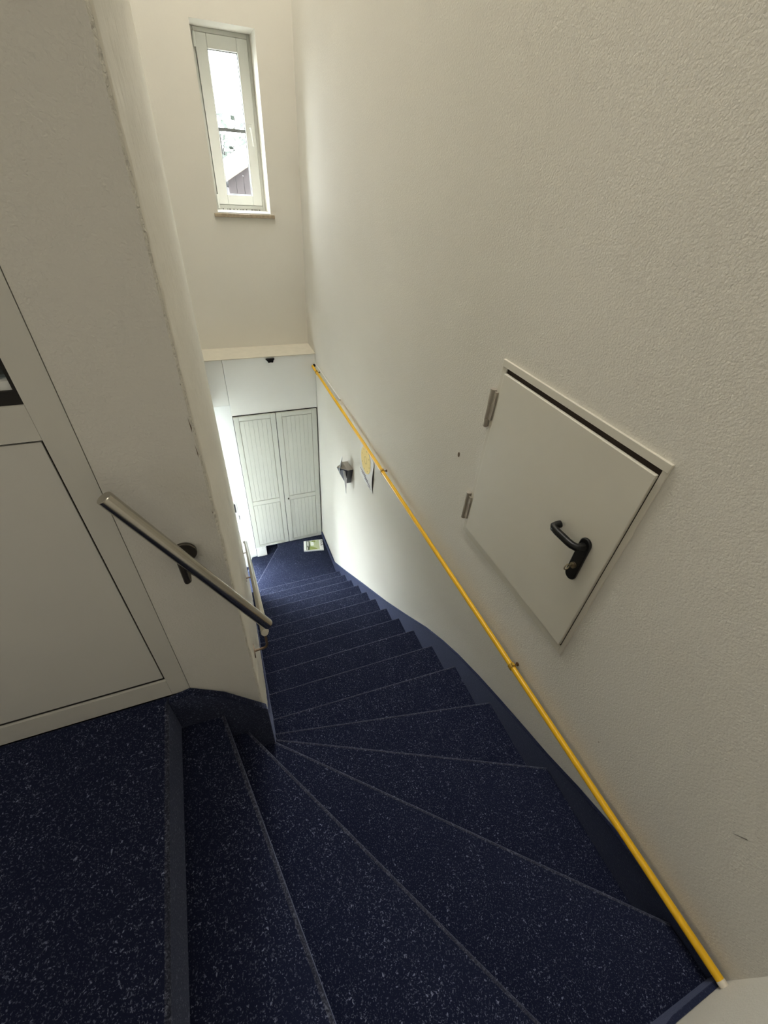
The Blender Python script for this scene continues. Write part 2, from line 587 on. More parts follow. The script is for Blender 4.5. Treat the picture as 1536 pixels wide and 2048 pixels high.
def nosed(poly_front, poly_back, z, drop, r=0.013):
    """tread with a rounded carpet nosing along poly_front (A left, B right), poly_back continues from B round to A"""
    A, B = Vector((*poly_front[0], 0)), Vector((*poly_front[1], 0))
    d = (B - A).normalized()
    n = Vector((-d.y, d.x, 0))          # downhill
    cen = sum((Vector((*p, 0)) for p in poly_back), Vector()) / len(poly_back)
    if n.dot((A + B) / 2 - cen) < 0:
        n = -n
    back = [Vector((*p, 0)) for p in poly_back]
    K = 6
    NS = 10
    rows = []
    for i in range(K + 1):
        t = math.radians(90 * i / K)
        off = -n * (r - r * math.sin(t))
        zz = z - (r - r * math.cos(t))
        rows.append([A.lerp(B, j / NS) + off + Vector((0, 0, zz)) for j in range(NS + 1)])
    rows.append([A.lerp(B, j / NS) + Vector((0, 0, z - drop)) for j in range(NS + 1)])
    mb = MB()
    nr = len(rows)
    vs = [p for row in rows for p in row]
    tb = [p + Vector((0, 0, z)) for p in back]
    bb = [p + Vector((0, 0, z - drop)) for p in back]
    o1 = len(vs)
    o2 = o1 + len(tb)
    W1 = NS + 1
    fs = []
    nose = (nr - 2) * NS
    for i in range(nr - 1):
        for j in range(NS):
            fs.append((i * W1 + j, i * W1 + j + 1, (i + 1) * W1 + j + 1, (i + 1) * W1 + j))
    fs.append(list(range(W1)) + [o1 + k for k in range(len(tb))])
    fs.append([(nr - 1) * W1 + j for j in range(W1)][::-1] + [o2 + k for k in range(len(bb))][::-1])
    for k in range(len(tb) - 1):
        fs.append((o1 + k, o1 + k + 1, o2 + k + 1, o2 + k))
    # sides
    fs.append([i * W1 + NS for i in range(nr)] + [o2, o1])
    fs.append([i * W1 for i in range(nr)][::-1] + [o1 + len(tb) - 1, o2 + len(bb) - 1][0:1] + [o2 + len(bb) - 1])
    mb.add(vs + tb + bb, fs)
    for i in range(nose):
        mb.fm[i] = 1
    return mb


stairs = thing('staircase', (0.5, 1.5, -3.955), 'winding carpeted staircase in navy flecked felt going down to the cabinet', 'stairs')
for k in range(1, 17):
    F, N = lines[k], lines[k + 1]
    if k == 14:
        back = [(XR, YB), N[1], N[0], (XL, YS)]
    else:
        back = [N[1], N[0]]
    if k == 13:
        back = [N[1], N[0]]
    nosed(F, back, zl(k), 0.24, r=0.0105).build('step', [M['carpet'], M['carpet_worn_lit']], stairs)
# upper landing with its own nosing
o = nosed(lines[17], [(-0.291, -0.313), (-1.6, -0.313), (-1.6, 0.765), (-0.291, 0.765)], zl(17), 0.30, r=0.010).build('floor_landing', [M['carpet'], M['carpet_worn_lit']])
struct(o, 'navy carpeted top landing in front of the grey door', 'floor')

# right string skirting (carpet) following the steps
top = [(4.147, -3.885), (3.546, -3.872), (3.1, -3.565), (2.55, -3.175), (1.999, -2.791), (1.66, -2.535), (1.374, -2.312), (1.18, -2.185), (1.03, -2.100),
       (0.84, -2.012), (0.657, -1.938), (0.50, -1.880), (0.37, -1.833), (0.22, -1.765), (0.076, -1.712), (-0.103, -1.678), (-0.298, -1.663)]
bot = [(-0.298, -2.1), (1.0, -2.6), (3.5, -4.25), (4.147, -4.25)]
MB().prism([(0, y, z) for y, z in top + bot], (XR, 0, 0), (0.9995, 0, 0)).build('skirting', M['carpet_edge'], stairs, bevel=0.002)
# left skirting beside the flight
topl = [(0.745, -1.455), (0.80, -1.60), (0.90, -1.80), (1.05, -2.02), (1.28, -2.262), (3.29, -3.675)]
botl = [(3.29, -4.2), (1.28, -2.8), (0.745, -2.0)]
MB().prism([(0, y, z) for y, z in topl + botl], (XL, 0, 0), (-0.046, 0, 0)).build('skirting', M['carpet_edge'], stairs)
# skirting under the short wall left of the corner
MB().prism([(x, 0, z) for x, z in [(-0.2905, -1.238), (-0.229, -1.222), (-0.146, -1.298), (-0.036, -1.452), (-0.034, -1.475), (-0.034, -1.95), (-0.2905, -1.6)]],
           (0, YS, 0), (0, 0.7645, 0)).build('skirting', M['carpet'], stairs, bevel=0.003)
# skirting along the wall behind
MB().prism([(x, 0, z) for x, z in [(0.999, -1.663), (0.80, -1.648), (0.55, -1.50), (0.30, -1.40), (0.052, -1.30), (-0.29, -1.16), (-0.29, -1.5), (0.999, -2.0)]],
           (0, YB, 0), (0, -0.3125, 0)).build('skirting', M['carpet_edge'], stairs, bevel=0.002)

# lower floor and the steps turning left into the hall
FL = -3.955
o = nosed(((-0.052, 3.42), (0.405, 4.14)), [(0.405, 4.30), (1.0, 4.30), (1.0, 3.30), (-0.052, 3.30)], FL, 0.3).build('floor', [M['carpet'], M['carpet_worn_lit']])
struct(o, 'bright blue carpeted floor in front of the tall cabinet', 'floor')
hall = thing('hall_steps', (0.1, 3.9, -4.6), 'blue carpeted steps turning left below the lower handrail', 'stairs')
nosed(((-0.075, 3.84), (0.05, 4.18)), [(0.12, 4.18), (0.12, 4.30), (0.41, 4.30), (0.41, 4.14), (-0.052, 3.42), (-0.075, 3.42)], FL - 0.16, 0.3).build('step', [M['carpet'], M['carpet_worn_lit']], hall)
nosed(((-0.30, 3.40), (-0.18, 4.18)), [(0.05, 4.18), (-0.075, 3.84), (-0.075, 3.40)], FL - 0.32, 0.3).build('step', [M['carpet'], M['carpet_worn_lit']], hall)
o = MB().box(-1.6, -0.18, 3.38, 4.185, -4.75, FL - 0.48).build('floor_hall', M['carpet'])
struct(o, 'carpeted entrance hall floor', 'floor')

# ================================================================== WINDOW
win = tag(thing('window_1', (0.517, 4.72, wz0), 'narrow white window high on the far wall', 'window'), kind='structure')
YF = 4.72
b = MB()                                        # outer frame
b.box(wx0, 0.334, YF, YF + 0.06, wz0, wz1)
b.box(0.708, wx1, YF, YF + 0.06, wz0, wz1)
b.box(0.334, 0.708, YF, YF + 0.06, 0.634, wz1)
b.box(0.334, 0.708, YF, YF + 0.06, wz0, -0.373)
b.build('window_frame', M['pvc'], win, bevel=0.003)
b = MB()
sx0, sx1, sz0, sz1 = 0.338, 0.706, -0.370, 0.632
gx0, gx1, gz0, gz1 = 0.418, 0.628, -0.300, 0.556
b.box(sx0, gx0, YF - 0.016, YF + 0.04, sz0, sz1)
b.box(gx1, sx1, YF - 0.016, YF + 0.04, sz0, sz1)
b.box(gx0, gx1, YF - 0.016, YF + 0.04, gz1, sz1)
b.box(gx0, gx1, YF - 0.016, YF + 0.04, sz0, gz0)
bb = MB()
bb.box(wx0, gx0 - 0.02, YF + 0.042, YF + 0.06, wz0, wz1)
bb.box(gx1 + 0.02, wx1, YF + 0.042, YF + 0.06, wz0, wz1)
bb.box(gx0 - 0.02, gx1 + 0.02, YF + 0.042, YF + 0.06, gz1 + 0.02, wz1)
bb.box(gx0 - 0.02, gx1 + 0.02, YF + 0.042, YF + 0.06, wz0, gz0 - 0.02)
bb.build('rebate', M['pvc'], win)
sash = b.build('window_sash', M['pvc'], win, bevel=0.004)
MB().box(gx0 - 0.005, gx1 + 0.005, YF + 0.018, YF + 0.022, gz0 - 0.005, gz1 + 0.005).build('pane', M['clear_glass'], sash)
MB().box(gx0, gx1, YF + 0.004, YF + 0.017, 0.107, 0.129).build('glazing_bar', M['grey_bar'], sash)
b = MB()
b.box(gx0, gx0 + 0.005, YF + 0.008, YF + 0.017, gz0, gz1)
b.box(gx1 - 0.005, gx1, YF + 0.008, YF + 0.017, gz0, gz1)
b.box(gx0, gx1, YF + 0.008, YF + 0.017, gz0, gz0 + 0.005)
b.box(gx0, gx1, YF + 0.008, YF + 0.017, gz1 - 0.005, gz1)
b.build('gasket', M['grey_bar'], sash)
hd = MB().box(0.655, 0.679, YF - 0.026, YF - 0.016, 0.105, 0.165).build('window_handle', M['pvc'], win, bevel=0.004)
MB().tube([(0.667, YF - 0.02, 0.14), (0.667, YF - 0.055, 0.14), (0.669, YF - 0.06, 0.125), (0.676, YF - 0.058, 0.03)], [0.007, 0.007, 0.008, 0.006], 10).build('lever', M['pvc'], hd)
for z0, z1 in ((0.555, 0.632), (-0.40, -0.30)):
    MB().tube([(0.334, YF - 0.016, z0), (0.334, YF - 0.016, z1)], 0.009, 10).build('hinge', M['pvc'], win)
MB().box(0.272, 0.762, 4.452, 4.71, -0.437, -0.412).build('window_sill', M['marble'], win, bevel=0.002)
MB().box(wx0 + 0.002, wx1 - 0.002, 4.478, YF, -0.412, -0.405).build('sill_board', M['pvc'], win)
b = MB()
for i in range(16):
    x = random.uniform(0.34, 0.70)
    b.box(x, x + random.uniform(0.004, 0.012), YF - 0.018, YF - 0.006, -0.405, -0.400)
tag(b.build('dirt', M['dark_cavity'], win), kind='stuff')

# ================================================================== GREY DOOR ON THE LEFT
door = tag(thing('door_1', (-0.62, 0.765, zl(17)), 'grey aluminium door with dark glass above a plain panel', 'door'), kind='structure')
Y0, Y1 = 0.765, 0.815
ZB = zl(17) + 0.006
MB().box(-0.278, -0.2305, Y0, Y1, ZB, 0.62).build('stile', M['alu'], door)
MB().box(-1.05, -1.00, Y0, Y1, ZB, 0.62).build('stile', M['alu'], door)
MB().box(-1.00, -0.2785, Y0, Y1, ZB, -1.157).build('bottom_rail', M['alu'], door)
MB().box(-1.00, -0.2785, Y0, Y1, -0.388, -0.326).build('middle_rail', M['alu'], door)
MB().box(-1.00, -0.2785, Y0, Y1, 0.57, 0.62).build('top_rail', M['alu'], door)
MB().box(-0.996, -0.2825, Y0 + 0.003, Y1 - 0.005, -1.1440, -0.3925).build('panel', M['panel'], door)
b = MB()
b.box(-1.0, -0.2785, Y0 + 0.007, Y1 - 0.01, -1.157, -0.388)
b.build('gasket', M['gasket'], door)
b = MB()
b.box(-0.2845, -0.2785, Y0 + 0.004, Y1 - 0.01, -0.326, 0.57)
b.box(-1.0, -0.2845, Y0 + 0.004, Y1 - 0.01, -0.326, -0.304)
b.build('glass_gasket', M['gasket'], door)
MB().box(-1.0, -0.2845, Y0 + 0.010, Y1 - 0.012, -0.304, -0.290).build('glazing_bead', M['white_wall'], door)
MB().box(-1.0, -0.2845, Y0 + 0.020, Y0 + 0.026, -0.304, 0.57).build('pane', M['dark_glass'], door)
b = MB()
b.box(-0.2305, -0.2285, Y0 + 0.004, Y1, ZB, 0.62)
b.build('joint', M['gap'], door)

# ================================================================== ACCESS HATCH
hatch = thing('access_hatch', (1.0, 0.89, -1.345), 'square cream steel access hatch with black lever in the right wall', 'hatch')
b = MB()
b.box(0.990, 1.0, 0.530, 1.250, -0.541, -0.517)
b.box(0.992, 1.0, 0.530, 0.546, -1.345, -0.541)
b.box(0.993, 1.0, 1.222, 1.250, -1.345, -0.541)
b.box(0.993, 1.0, 0.546, 1.222, -1.345, -1.310)
b.build('frame', M['hatch'], hatch, bevel=0.001)
MB().box(0.9975, 0.9999, 0.540, 1.225, -1.32, -0.535).build('rebate', M['dark_cavity'], hatch)
MB().box(0.983, 0.997, 0.5495, 1.219, -1.300, -0.5585).build('hatch_leaf', M['hatch'], hatch, bevel=0.002)
b = MB()
b.tube([(0.988, 1.262, -0.635), (0.988, 1.262, -0.69)], 0.013, 12)
b.tube([(0.988, 1.262, -0.692), (0.988, 1.262, -0.755)], 0.0125, 12)
b.tube([(0.988, 1.262, -0.757), (0.988, 1.262, -0.79), (0.988, 1.262, -0.795)], [0.0115, 0.0115, 0.006], 12)
b.box(0.984, 0.992, 1.235, 1.262, -0.755, -0.64)
b.build('hinge', M['hinge'], hatch)
b = MB()
b.tube([(0.988, 1.262, -1.126), (0.988, 1.262, -1.272)], 0.012, 12)
b.box(0.984, 0.992, 1.235, 1.262, -1.26, -1.14)
b.build('hinge', M['hinge'], hatch)
# handle
hz0, hz1, hy, hr = -1.000, -0.868, 0.630, 0.021
pl = arc((0, hy, hz1), (0, 1, 0), (0, 0, 1), hr, 0, 180, 10) + arc((0, hy - 0.0, hz0), (0, 1, 0), (0, 0, 1), hr, 180, 360, 10)
hp = MB().prism(pl, (0.972, 0, 0), (0.983, 0, 0)).build('door_handle', M['black'], hatch, bevel=0.003)
lv = [(0.974, hy, -0.876), (0.956, hy, -0.876), (0.948, hy + 0.005, -0.877), (0.943, hy + 0.018, -0.878), (0.942, hy + 0.034, -0.879),
      (0.943, hy + 0.085, -0.881), (0.945, hy + 0.104, -0.881), (0.951, hy + 0.112, -0.880), (0.960, hy + 0.112, -0.878), (0.974, hy + 0.110, -0.876)]
MB().tube(lv, [0.014, 0.013] + [0.0125] * 8, 14).build('lever', M['black'], hp)
MB().tube([(0.973, hy, -0.958), (0.964, hy, -0.958)], 0.0105, 14).build('lock_cylinder', M['brass'], hp)
b = MB()
b.box(0.950, 0.966, hy - 0.0012, hy + 0.0012, -0.962, -0.954)
b.tube([(0.944, hy + 0.001, -0.958 + 0.011 * math.sin(a)) if False else (0.943 + 0.010 * math.cos(a), hy, -0.958 + 0.012 * math.sin(a)) for a in [math.radians(30 * i) for i in range(13)]], 0.0022, 6, caps=False)
b.build('key', M['brass'], hp)

# ================================================================== YELLOW PIPE
PX, PZ, PR = 0.968, -1.633, 0.0118
pipe = thing('gas_pipe', (PX, 1.9, PZ - PR), 'long yellow gas pipe running level along the right wall', 'pipe')
MB().tube([(PX, -0.301, PZ), (PX, 0.7, PZ), (PX, 2.2, PZ), (PX, 4.20, PZ)], PR, 18).build('tube', M['yellow'], pipe)
MB().tube([(PX, -0.3128, PZ), (PX, -0.300, PZ)], 0.0125, 16).build('wall_sleeve', M['cap'], pipe)
for y in (0.672, 2.212, 4.0):
    b = MB()
    b.tube([(PX, y - 0.008, PZ), (PX, y + 0.008, PZ)], 0.0155, 16)
    b.box(PX - 0.006, PX + 0.006, y - 0.007, y + 0.007, PZ + 0.012, PZ + 0.021)
    b.box(PX - 0.006, PX + 0.006, y - 0.007, y + 0.007, PZ - 0.021, PZ - 0.012)
    cl = b.build('pipe_clamp', M['yellow_dark'], pipe)
    b = MB()
    b.tube([(PX + 0.012, y, PZ), (0.9995, y, PZ)], 0.004, 8)
    b.tube([(0.995, y, PZ), (0.9995, y, PZ)], 0.009, 8)
    b.build('bolt', M['rust'], cl)
# cut-out where the pipe enters the beam
o = MB().box(PX + 0.006, 0.9985, 4.1655, 4.17, PZ - 0.006, PZ + 0.022).build('pipe_cutout', M['dark_cavity'])
tag(o, 'small black notch in the beam where the yellow pipe enters', 'notch')
# white cable trunking beside the pipe end
o = MB().box(0.990, 0.9995, 3.3, 4.166, -1.612, -1.598).build('cable_trunking', M['white_wall'], bevel=0.002)
tag(o, 'thin white cable conduit on the wall just above the far end of the yellow pipe', 'conduit')

# ================================================================== HANDRAILS
up = thing('handrail', (-0.10, 0.705, -0.95), 'short steep stainless handrail on the wall beside the grey door', 'handrail', 'stainless wall handrails')
a, e = Vector((-0.2125, 0.705, -0.4765)), Vector((0.0175, 0.705, -0.949))
d = (e - a).normalized()
RR = 0.0142
MB().tube([a, a + d * 0.001, e - d * 0.007, e - d * 0.003, e], [RR - 0.0012, RR, RR, RR * 0.93, RR * 0.72], 28).build('tube', M['steel'], up)
wp = (-0.128, 0.7645, -0.690)
b = MB()
b.tube([(wp[0], 0.7645, wp[2]), (wp[0], 0.757, wp[2])], 0.026, 22)
rose = b.build('rosette', M['steel_dark'], up, bevel=0.001)
MB().tube([(wp[0], 0.758, wp[2] - 0.012), (wp[0] - 0.001, 0.735, wp[2] - 0.03), (wp[0] - 0.002, 0.712, wp[2] - 0.040), (wp[0] - 0.003, 0.705, wp[2] - 0.034), (wp[0] - 0.004, 0.704, wp[2] + 0.03)],
          0.0068, 10).build('bracket_arm', M['steel_dark'], up)

low = thing('handrail', (0.0065, 2.0, -3.0), 'long stainless handrail on the left wall above the lower flight', 'handrail', 'stainless wall handrails')


def r2(y, dz=0.0):
    return (0.0065, y, -0.704 * y - 0.650 + dz)


MB().tube([r2(0.952), r2(0.955), r2(3.06), (0.004, 3.10, -2.840), (-0.004, 3.12, -2.853)], [RR * 0.85, RR, RR, RR, RR * 0.9], 22).build('tube', M['steel'], low)
for y in (0.975, 2.05, 2.95):
    wx = -0.047 + 0.013 * (y - 0.765) / 2.635
    zz = -0.704 * y - 0.650 - 0.105
    if y < 1.2:
        zz = -1.445
    b = MB()
    b.tube([(wx + 0.001, y, zz), (wx + 0.005, y, zz)], 0.026, 18)
    b.build('rosette', M['steel_rust'], low)
    MB().tube([(wx + 0.004, y, zz), (-0.008, y, zz + 0.002), (0.002, y, zz + 0.008), (0.0065, y, zz + 0.022), (0.0065, y, -0.704 * y - 0.652)], 0.0048, 10).build('bracket_arm', M['steel_rust'], low)

# ================================================================== CABINET
cab = thing('tall_cabinet', (0.55, 4.15, -3.95), 'tall cream two-door built-in cabinet with beadboard panels at the bottom', 'cabinet')
CT, CB, CX0, CX1, CY = -2.090, -3.940, 0.122, 0.986, 4.150
MB().box(0.122, 0.992, 4.175, 4.46, CB, CT - 0.001).build('body', M['gap'], cab)


def cab_door(x0, x1, px0, px1, name):
    dr = MB().box(x0, x1, CY + 0.012, CY + 0.022, CB + 0.001, CT - 0.004).build(name, M['cabinet'], cab)
    z_a, z_b, z_c, z_d = -2.138, -3.198, -3.254, -3.905
    for xa, xb in ((x0, px0), (px1, x1)):
        MB().box(xa, xb, CY, CY + 0.012, CB + 0.001, CT - 0.004).build('stile', M['cabinet'], dr, bevel=0.0015)
    for za, zb in ((z_a, CT - 0.004), (z_c, z_b), (CB + 0.001, z_d)):
        MB().box(px0 + 0.001, px1 - 0.001, CY, CY + 0.012, za, zb).build('rail', M['cabinet'], dr, bevel=0.0015)
    n = 7
    for za, zb in ((z_b, z_a), (z_d, z_c)):
        MB().box(px0 + 0.0005, px1 - 0.0005, CY + 0.0085, CY + 0.0119, za + 0.0005, zb - 0.0005).build('panel_joint', M['hinge'], dr)
        w = (px1 - px0 - 0.009) / n
        for i in range(n):
            MB().box(px0 + 0.0045 + i * w + 0.0003, px0 + 0.0045 + (i + 1) * w - 0.0003, CY + 0.003, CY + 0.012, za + 0.006, zb - 0.006).build('plank', M['cabinet'], dr, bevel=0.0016, seg=1)
    return dr


cab_door(CX0, 0.5445, 0.172, 0.493, 'cabinet_door')
dr = cab_door(0.5510, CX1, 0.608, 0.931, 'cabinet_door')
MB().tube([(0.594, CY, -3.228), (0.594, CY - 0.010, -3.228), (0.594, CY - 0.016, -3.228)], [0.007, 0.010, 0.009], 12).build('knob', M['steel_dark'], dr)
MB().box(0.122, 0.247, CY + 0.006, 4.2005, -4.108, CB - 0.001).build('plinth', M['soffit'], cab, bevel=0.002)
for x, z in ((0.205, -3.965), (0.238, -4.085), (0.238, -3.965)):
    MB().tube([(x, CY + 0.007, z), (x, CY + 0.003, z)], 0.003, 8).build('screw', M['steel_dark'], cab)

# sensor / clip on the beam
o = MB().prism([(0.510, 0, -1.529), (0.522, 0, -1.522), (0.583, 0, -1.519), (0.594, 0, -1.520), (0.594, 0, -1.531), (0.585, 0, -1.537), (0.580, 0, -1.556), (0.574, 0, -1.560), (0.553, 0, -1.557), (0.535, 0, -1.562), (0.529, 0, -1.550), (0.519, 0, -1.536)],
               (0, 4.145, 0), (0, 4.1675, 0)).build('door_closer_clip', M['black'], bevel=0.002)
tag(o, 'small black clip on the front of the white beam', 'clip')

# intercom / meter on the bright wall
ic = thing('wall_intercom', (-0.03, 4.185, -3.38), 'white wall unit with dark slot on the bright hall wall beside the cabinet', 'intercom')
MB().box(-0.085, -0.010, 4.168, 4.1845, -3.375, -3.165).build('housing', M['white_wall'], ic, bevel=0.006)
MB().box(-0.047, -0.024, 4.160, 4.1685, -3.315, -3.19).build('handset', M['black'], ic, bevel=0.004)
o = MB().box(-0.075, -0.018, 4.1825, 4.1847, -3.155, -3.10).build('wall_sticker', M['pink'])
tag(o, 'pale pink notice on the hall wall just above the intercom', 'notice')
o = MB().box(-0.010, 0.000, 4.172, 4.1847, -3.44, -3.385).build('cable_stub', M['grey_bar'], bevel=0.002)
tag(o, 'little grey cable cover below the intercom', 'cable')
o = MB().box(-0.18, 0.117, 4.1835, 4.1850, -3.107, -3.103).build('trim_4', M['soffit'])
struct(o, 'faint joint line across the bright hall wall', 'trim')

# ================================================================== WALL LAMP
lamp = thing('wall_lamp', (1.0, 3.03, -2.29), 'angular dark grey wall lamp with silver blade below the yellow pipe', 'lamp')
x0 = 0.95
T, Rr, B, L = (3.085, -2.100), (2.925, -2.088), (2.985, -2.268), (3.145, -2.280)
b = MB()
base = [(1.0, *T), (1.0, *Rr), (1.0, *B), (1.0, *L)]
fr = [(x0, *T), (x0, *Rr), (x0, *B), (x0, *L)]
vs = [Vector(p) for p in base + fr]
vs = [Vector((min(p.x, 0.9995), p.y, p.z)) for p in vs]
b.add(vs, [(0, 1, 2, 3), (0, 4, 5, 1), (1, 5, 6, 2), (2, 6, 7, 3), (3, 7, 4, 0)], 0)
b.fm[1] = 1
b.fm[2] = 0
ap = Vector((0.885, 3.045, -2.118))
b.add([fr[0], fr[1], fr[2], fr[3], ap], [(0, 1, 4), (1, 2, 4), (2, 3, 4), (3, 0, 4)], 0)
b.fm[-4] = 1
b.build('shade', [M['lamp_dark'], M['lamp_grey']], lamp, smooth=False)
MB().prism([(0.948, 2.962, -2.372), (0.955, 2.962, -2.13), (0.915, 2.955, -2.10), (0.925, 2.960, -2.17)], (0, -0.003, 0), (0, 0.003, 0)).build('blade', M['lamp_blade'], lamp)
MB().prism([(0.938, 3.050, -2.015), (0.935, 3.045, -2.12), (0.890, 2.985, -2.14), (0.905, 3.005, -2.06)], (0, -0.003, 0), (0, 0.003, 0)).build('blade', M['lamp_blade'], lamp)

# ================================================================== POSTER
post = thing('poster', (0.999, 2.60, -2.005), 'paper poster with a yellow sun disc hung on the wall behind the yellow pipe', 'poster')
py0, py1, pz0, pz1 = 2.445, 2.752, -2.005, -1.683
b = MB()
n = 12
for sgn, off, mi in ((1, 0.0, 0), (-1, 0.0012, 1)):
    vs = []
    for i in range(n + 1):
        y = py1 + (py0 - py1) * i / n
        t = max(0, (i / n - 0.75) / 0.25)
        lift = 0.0015 + 0.010 * t * t
        for j in range(7):
            z = pz0 + (pz1 - pz0) * j / 6
            k = math.sin(math.pi * min(1, (j / 6) / 0.85)) if j / 6 < 0.85 else 0
            vs.append((0.9985 - lift * (0.1 + 0.9 * k) + off, y, z))
    fs = []
    for i in range(n):
        for j in range(6):
            q = i * 7 + j
            fs.append((q, q + 1, q + 8, q + 7))
    b.add(vs, fs, mi)
b.build('sheet', [M['paper'], M['paper_gap_shade']], post)
disc = [(0.9955, 2.618 + 0.108 * math.cos(a), -1.800 + 0.112 * math.sin(a)) for a in [math.radians(12 * i) for i in range(30)]]
MB().prism(disc, (0, 0, 0), (0.0012, 0, 0)).build('sun_print', M['sun_yellow'], post, smooth=False)
b = MB()
for i in range(24):
    a0, a1 = math.radians(15 * i), math.radians(15 * (i + 1))
    p = [(0.9949, 2.618 + r * math.cos(a), -1.800 + r * 1.04 * math.sin(a)) for r, a in ((0.026, a0), (0.031, a0), (0.031, a1), (0.026, a1))]
    b.add(p, [(0, 1, 2, 3)])
for i in range(8):
    a = math.radians(45 * i + 12)
    cy, cz = 2.618 + 0.085 * math.cos(a), -1.800 + 0.09 * math.sin(a)
    MB().add([(0.9949, cy + 0.006 * math.cos(t), cz + 0.008 * math.sin(t)) for t in [math.radians(60 * j) for j in range(6)]], [tuple(range(6))]).build('dot_print', M['print_ring'], post, smooth=False)
b.build('ring_print', M['print_ring'], post, smooth=False)
b = MB()
for row, (zz, ya, yb_) in enumerate(((-1.938, 2.735, 2.60), (-1.955, 2.70, 2.55), (-1.972, 2.62, 2.50), (-1.988, 2.545, 2.495))):
    y = ya
    while y > yb_:
        w = random.uniform(0.008, 0.02)
        b.box(0.9950, 0.9958, y - w, y, zz - 0.004, zz + 0.004)
        y -= w + random.uniform(0.004, 0.009)
tag(b.build('caption_print', M['print_grey'], post, smooth=False), kind='stuff')

# wall plug
o = MB().prism(arc((0.9985, 1.4156, -1.0215), (0, 1, 0), (0, 0, 1), 0.0125, 0, 345, 18), (-0.001, 0, 0), (0.0014, 0, 0)).build('wall_plug', M['plug'])
for v in o.data.vertices:
    v.co.y *= 0.55
tag(o, 'small brown filled plug hole left of the access hatch', 'plug')

# ================================================================== CARTON ON THE FLOOR
box = thing('flat_carton', (0.83, 3.97, FL), 'flat white and green printed carton lying on the blue floor by the cabinet', 'box')
P00, P10, P11, P01 = Vector((0.690, 3.912, 0)), Vector((0.941, 3.862, 0)), Vector((0.972, 4.055, 0)), Vector((0.727, 4.090, 0))
ZT = FL + 0.020


def bp(u, v, z):
    p = P00.lerp(P10, u).lerp(P01.lerp(P11, u), v)
    return (p.x, p.y, z)


MB().prism([bp(0, 0, 0), bp(1, 0, 0), bp(1, 1, 0), bp(0, 1, 0)], (0, 0, FL + 0.001), (0, 0, ZT)).build('carton_body', M['box_white'], box, bevel=0.001)


def pr(name, pts, mk, dz=0.0006):
    MB().prism([bp(u, v, 0) for u, v in pts], (0, 0, ZT), (0, 0, ZT + dz)).build(name, M[mk], box, smooth=False)


pr('picture_print', [(0.13, 0.05), (0.80, 0.05), (0.80, 0.97), (0.13, 0.97)], 'box_pale')
pr('dark_print', [(0.13, 0.05), (0.30, 0.05), (0.34, 0.45), (0.30, 0.97), (0.13, 0.97)], 'box_dark', 0.0009)
pr('green_print', [(0.28, 0.06), (0.70, 0.06), (0.66, 0.18), (0.32, 0.42)], 'box_green', 0.0011)
pr('green_print', [(0.44, 0.60), (0.62, 0.86), (0.60, 0.96), (0.42, 0.96)], 'box_green', 0.0011)
pr('grey_print', [(0.16, 0.42), (0.26, 0.42), (0.26, 0.92), (0.16, 0.92)], 'box_grey', 0.0012)
pr('white_print', [(0.36, 0.46), (0.52, 0.46), (0.52, 0.82), (0.36, 0.82)], 'box_white', 0.0014)
pr('white_print', [(0.165, 0.07), (0.195, 0.07), (0.195, 0.34), (0.165, 0.34)], 'box_white', 0.0014)
for i, u in enumerate((0.175, 0.205, 0.235)):
    pr('bar_print', [(u, 0.50), (u + 0.012, 0.50), (u + 0.012, 0.90), (u, 0.90)], 'box_white', 0.0016)
# rotated bold letters on the white strip
tx = bpy.data.curves.new('lettering', 'FONT')
tx.body = 'VHA'
tx.size = 0.062
tx.extrude = 0.0004
tmp = bpy.data.objects.new('tmp_letters', tx)
C.objects.link(tmp)
dg = bpy.context.evaluated_depsgraph_get()
me = bpy.data.meshes.new_from_object(tmp.evaluated_get(dg))
bpy.data.objects.remove(tmp)
me.materials.clear()
me.materials.append(M['ink'])
lt = bpy.data.objects.new('lettering', me)
C.objects.link(lt)
lt.parent = box
ang = math.atan2((P10 - P00).y, (P10 - P00).x)
lt.rotation_euler = (0, 0, ang - math.pi / 2)
lt.location = W(*bp(0.86, 0.93, ZT + 0.0012)) - box.location
pr('line_print', [(0.92, 0.22), (0.935, 0.22), (0.935, 0.42), (0.92, 0.42)], 'box_grey', 0.0012)

# ================================================================== ADDED FILL LIGHT BODIES (out of view)
for (x, y, sx, sy, lab) in ((-0.75, 0.2, 0.33, 0.33, 'added square fill light over the top landing, unseen'), (0.20, 2.9, 0.45, 1.08, 'added long fill light over the stairwell, unseen')):
    cl = thing('ceiling_fill', (x, y, CEIL - 0.05), lab, 'lamp')
    MB().box(x - sx, x + sx, y - sy, y + sy, CEIL - 0.05, CEIL - 0.001).build('fill_body', M['opal'], cl, bevel=0.01)

wl = thing('side_fill', (-1.59, 0.05, -0.70), 'added opal fill light at the left end of the top landing, unseen', 'lamp')  # body for the added side fill
MB().box(-1.5995, -1.55, -0.26, 0.36, -0.70, 0.10).build('fill_body', M['opal'], wl, bevel=0.01)

# garden door of the lower hall (out of view)
gd = tag(thing('door_2', (-0.55, 4.42, -4.40), 'glazed garden door of the lower hall', 'door'), kind='structure')
b = MB()
b.box(-0.92, -0.88, 4.40, 4.45, -4.40, -2.05)
b.box(-0.22, -0.18, 4.40, 4.45, -4.40, -2.05)
b.box(-0.88, -0.22, 4.40, 4.45, -2.09, -2.05)
b.box(-0.88, -0.22, 4.40, 4.45, -4.40, -4.36)
b.build('door_frame', M['alu'], gd)
MB().box(-0.88, -0.22, 4.42, 4.425, -4.36, -2.09).build('pane', M['door_glass_clear'], gd)

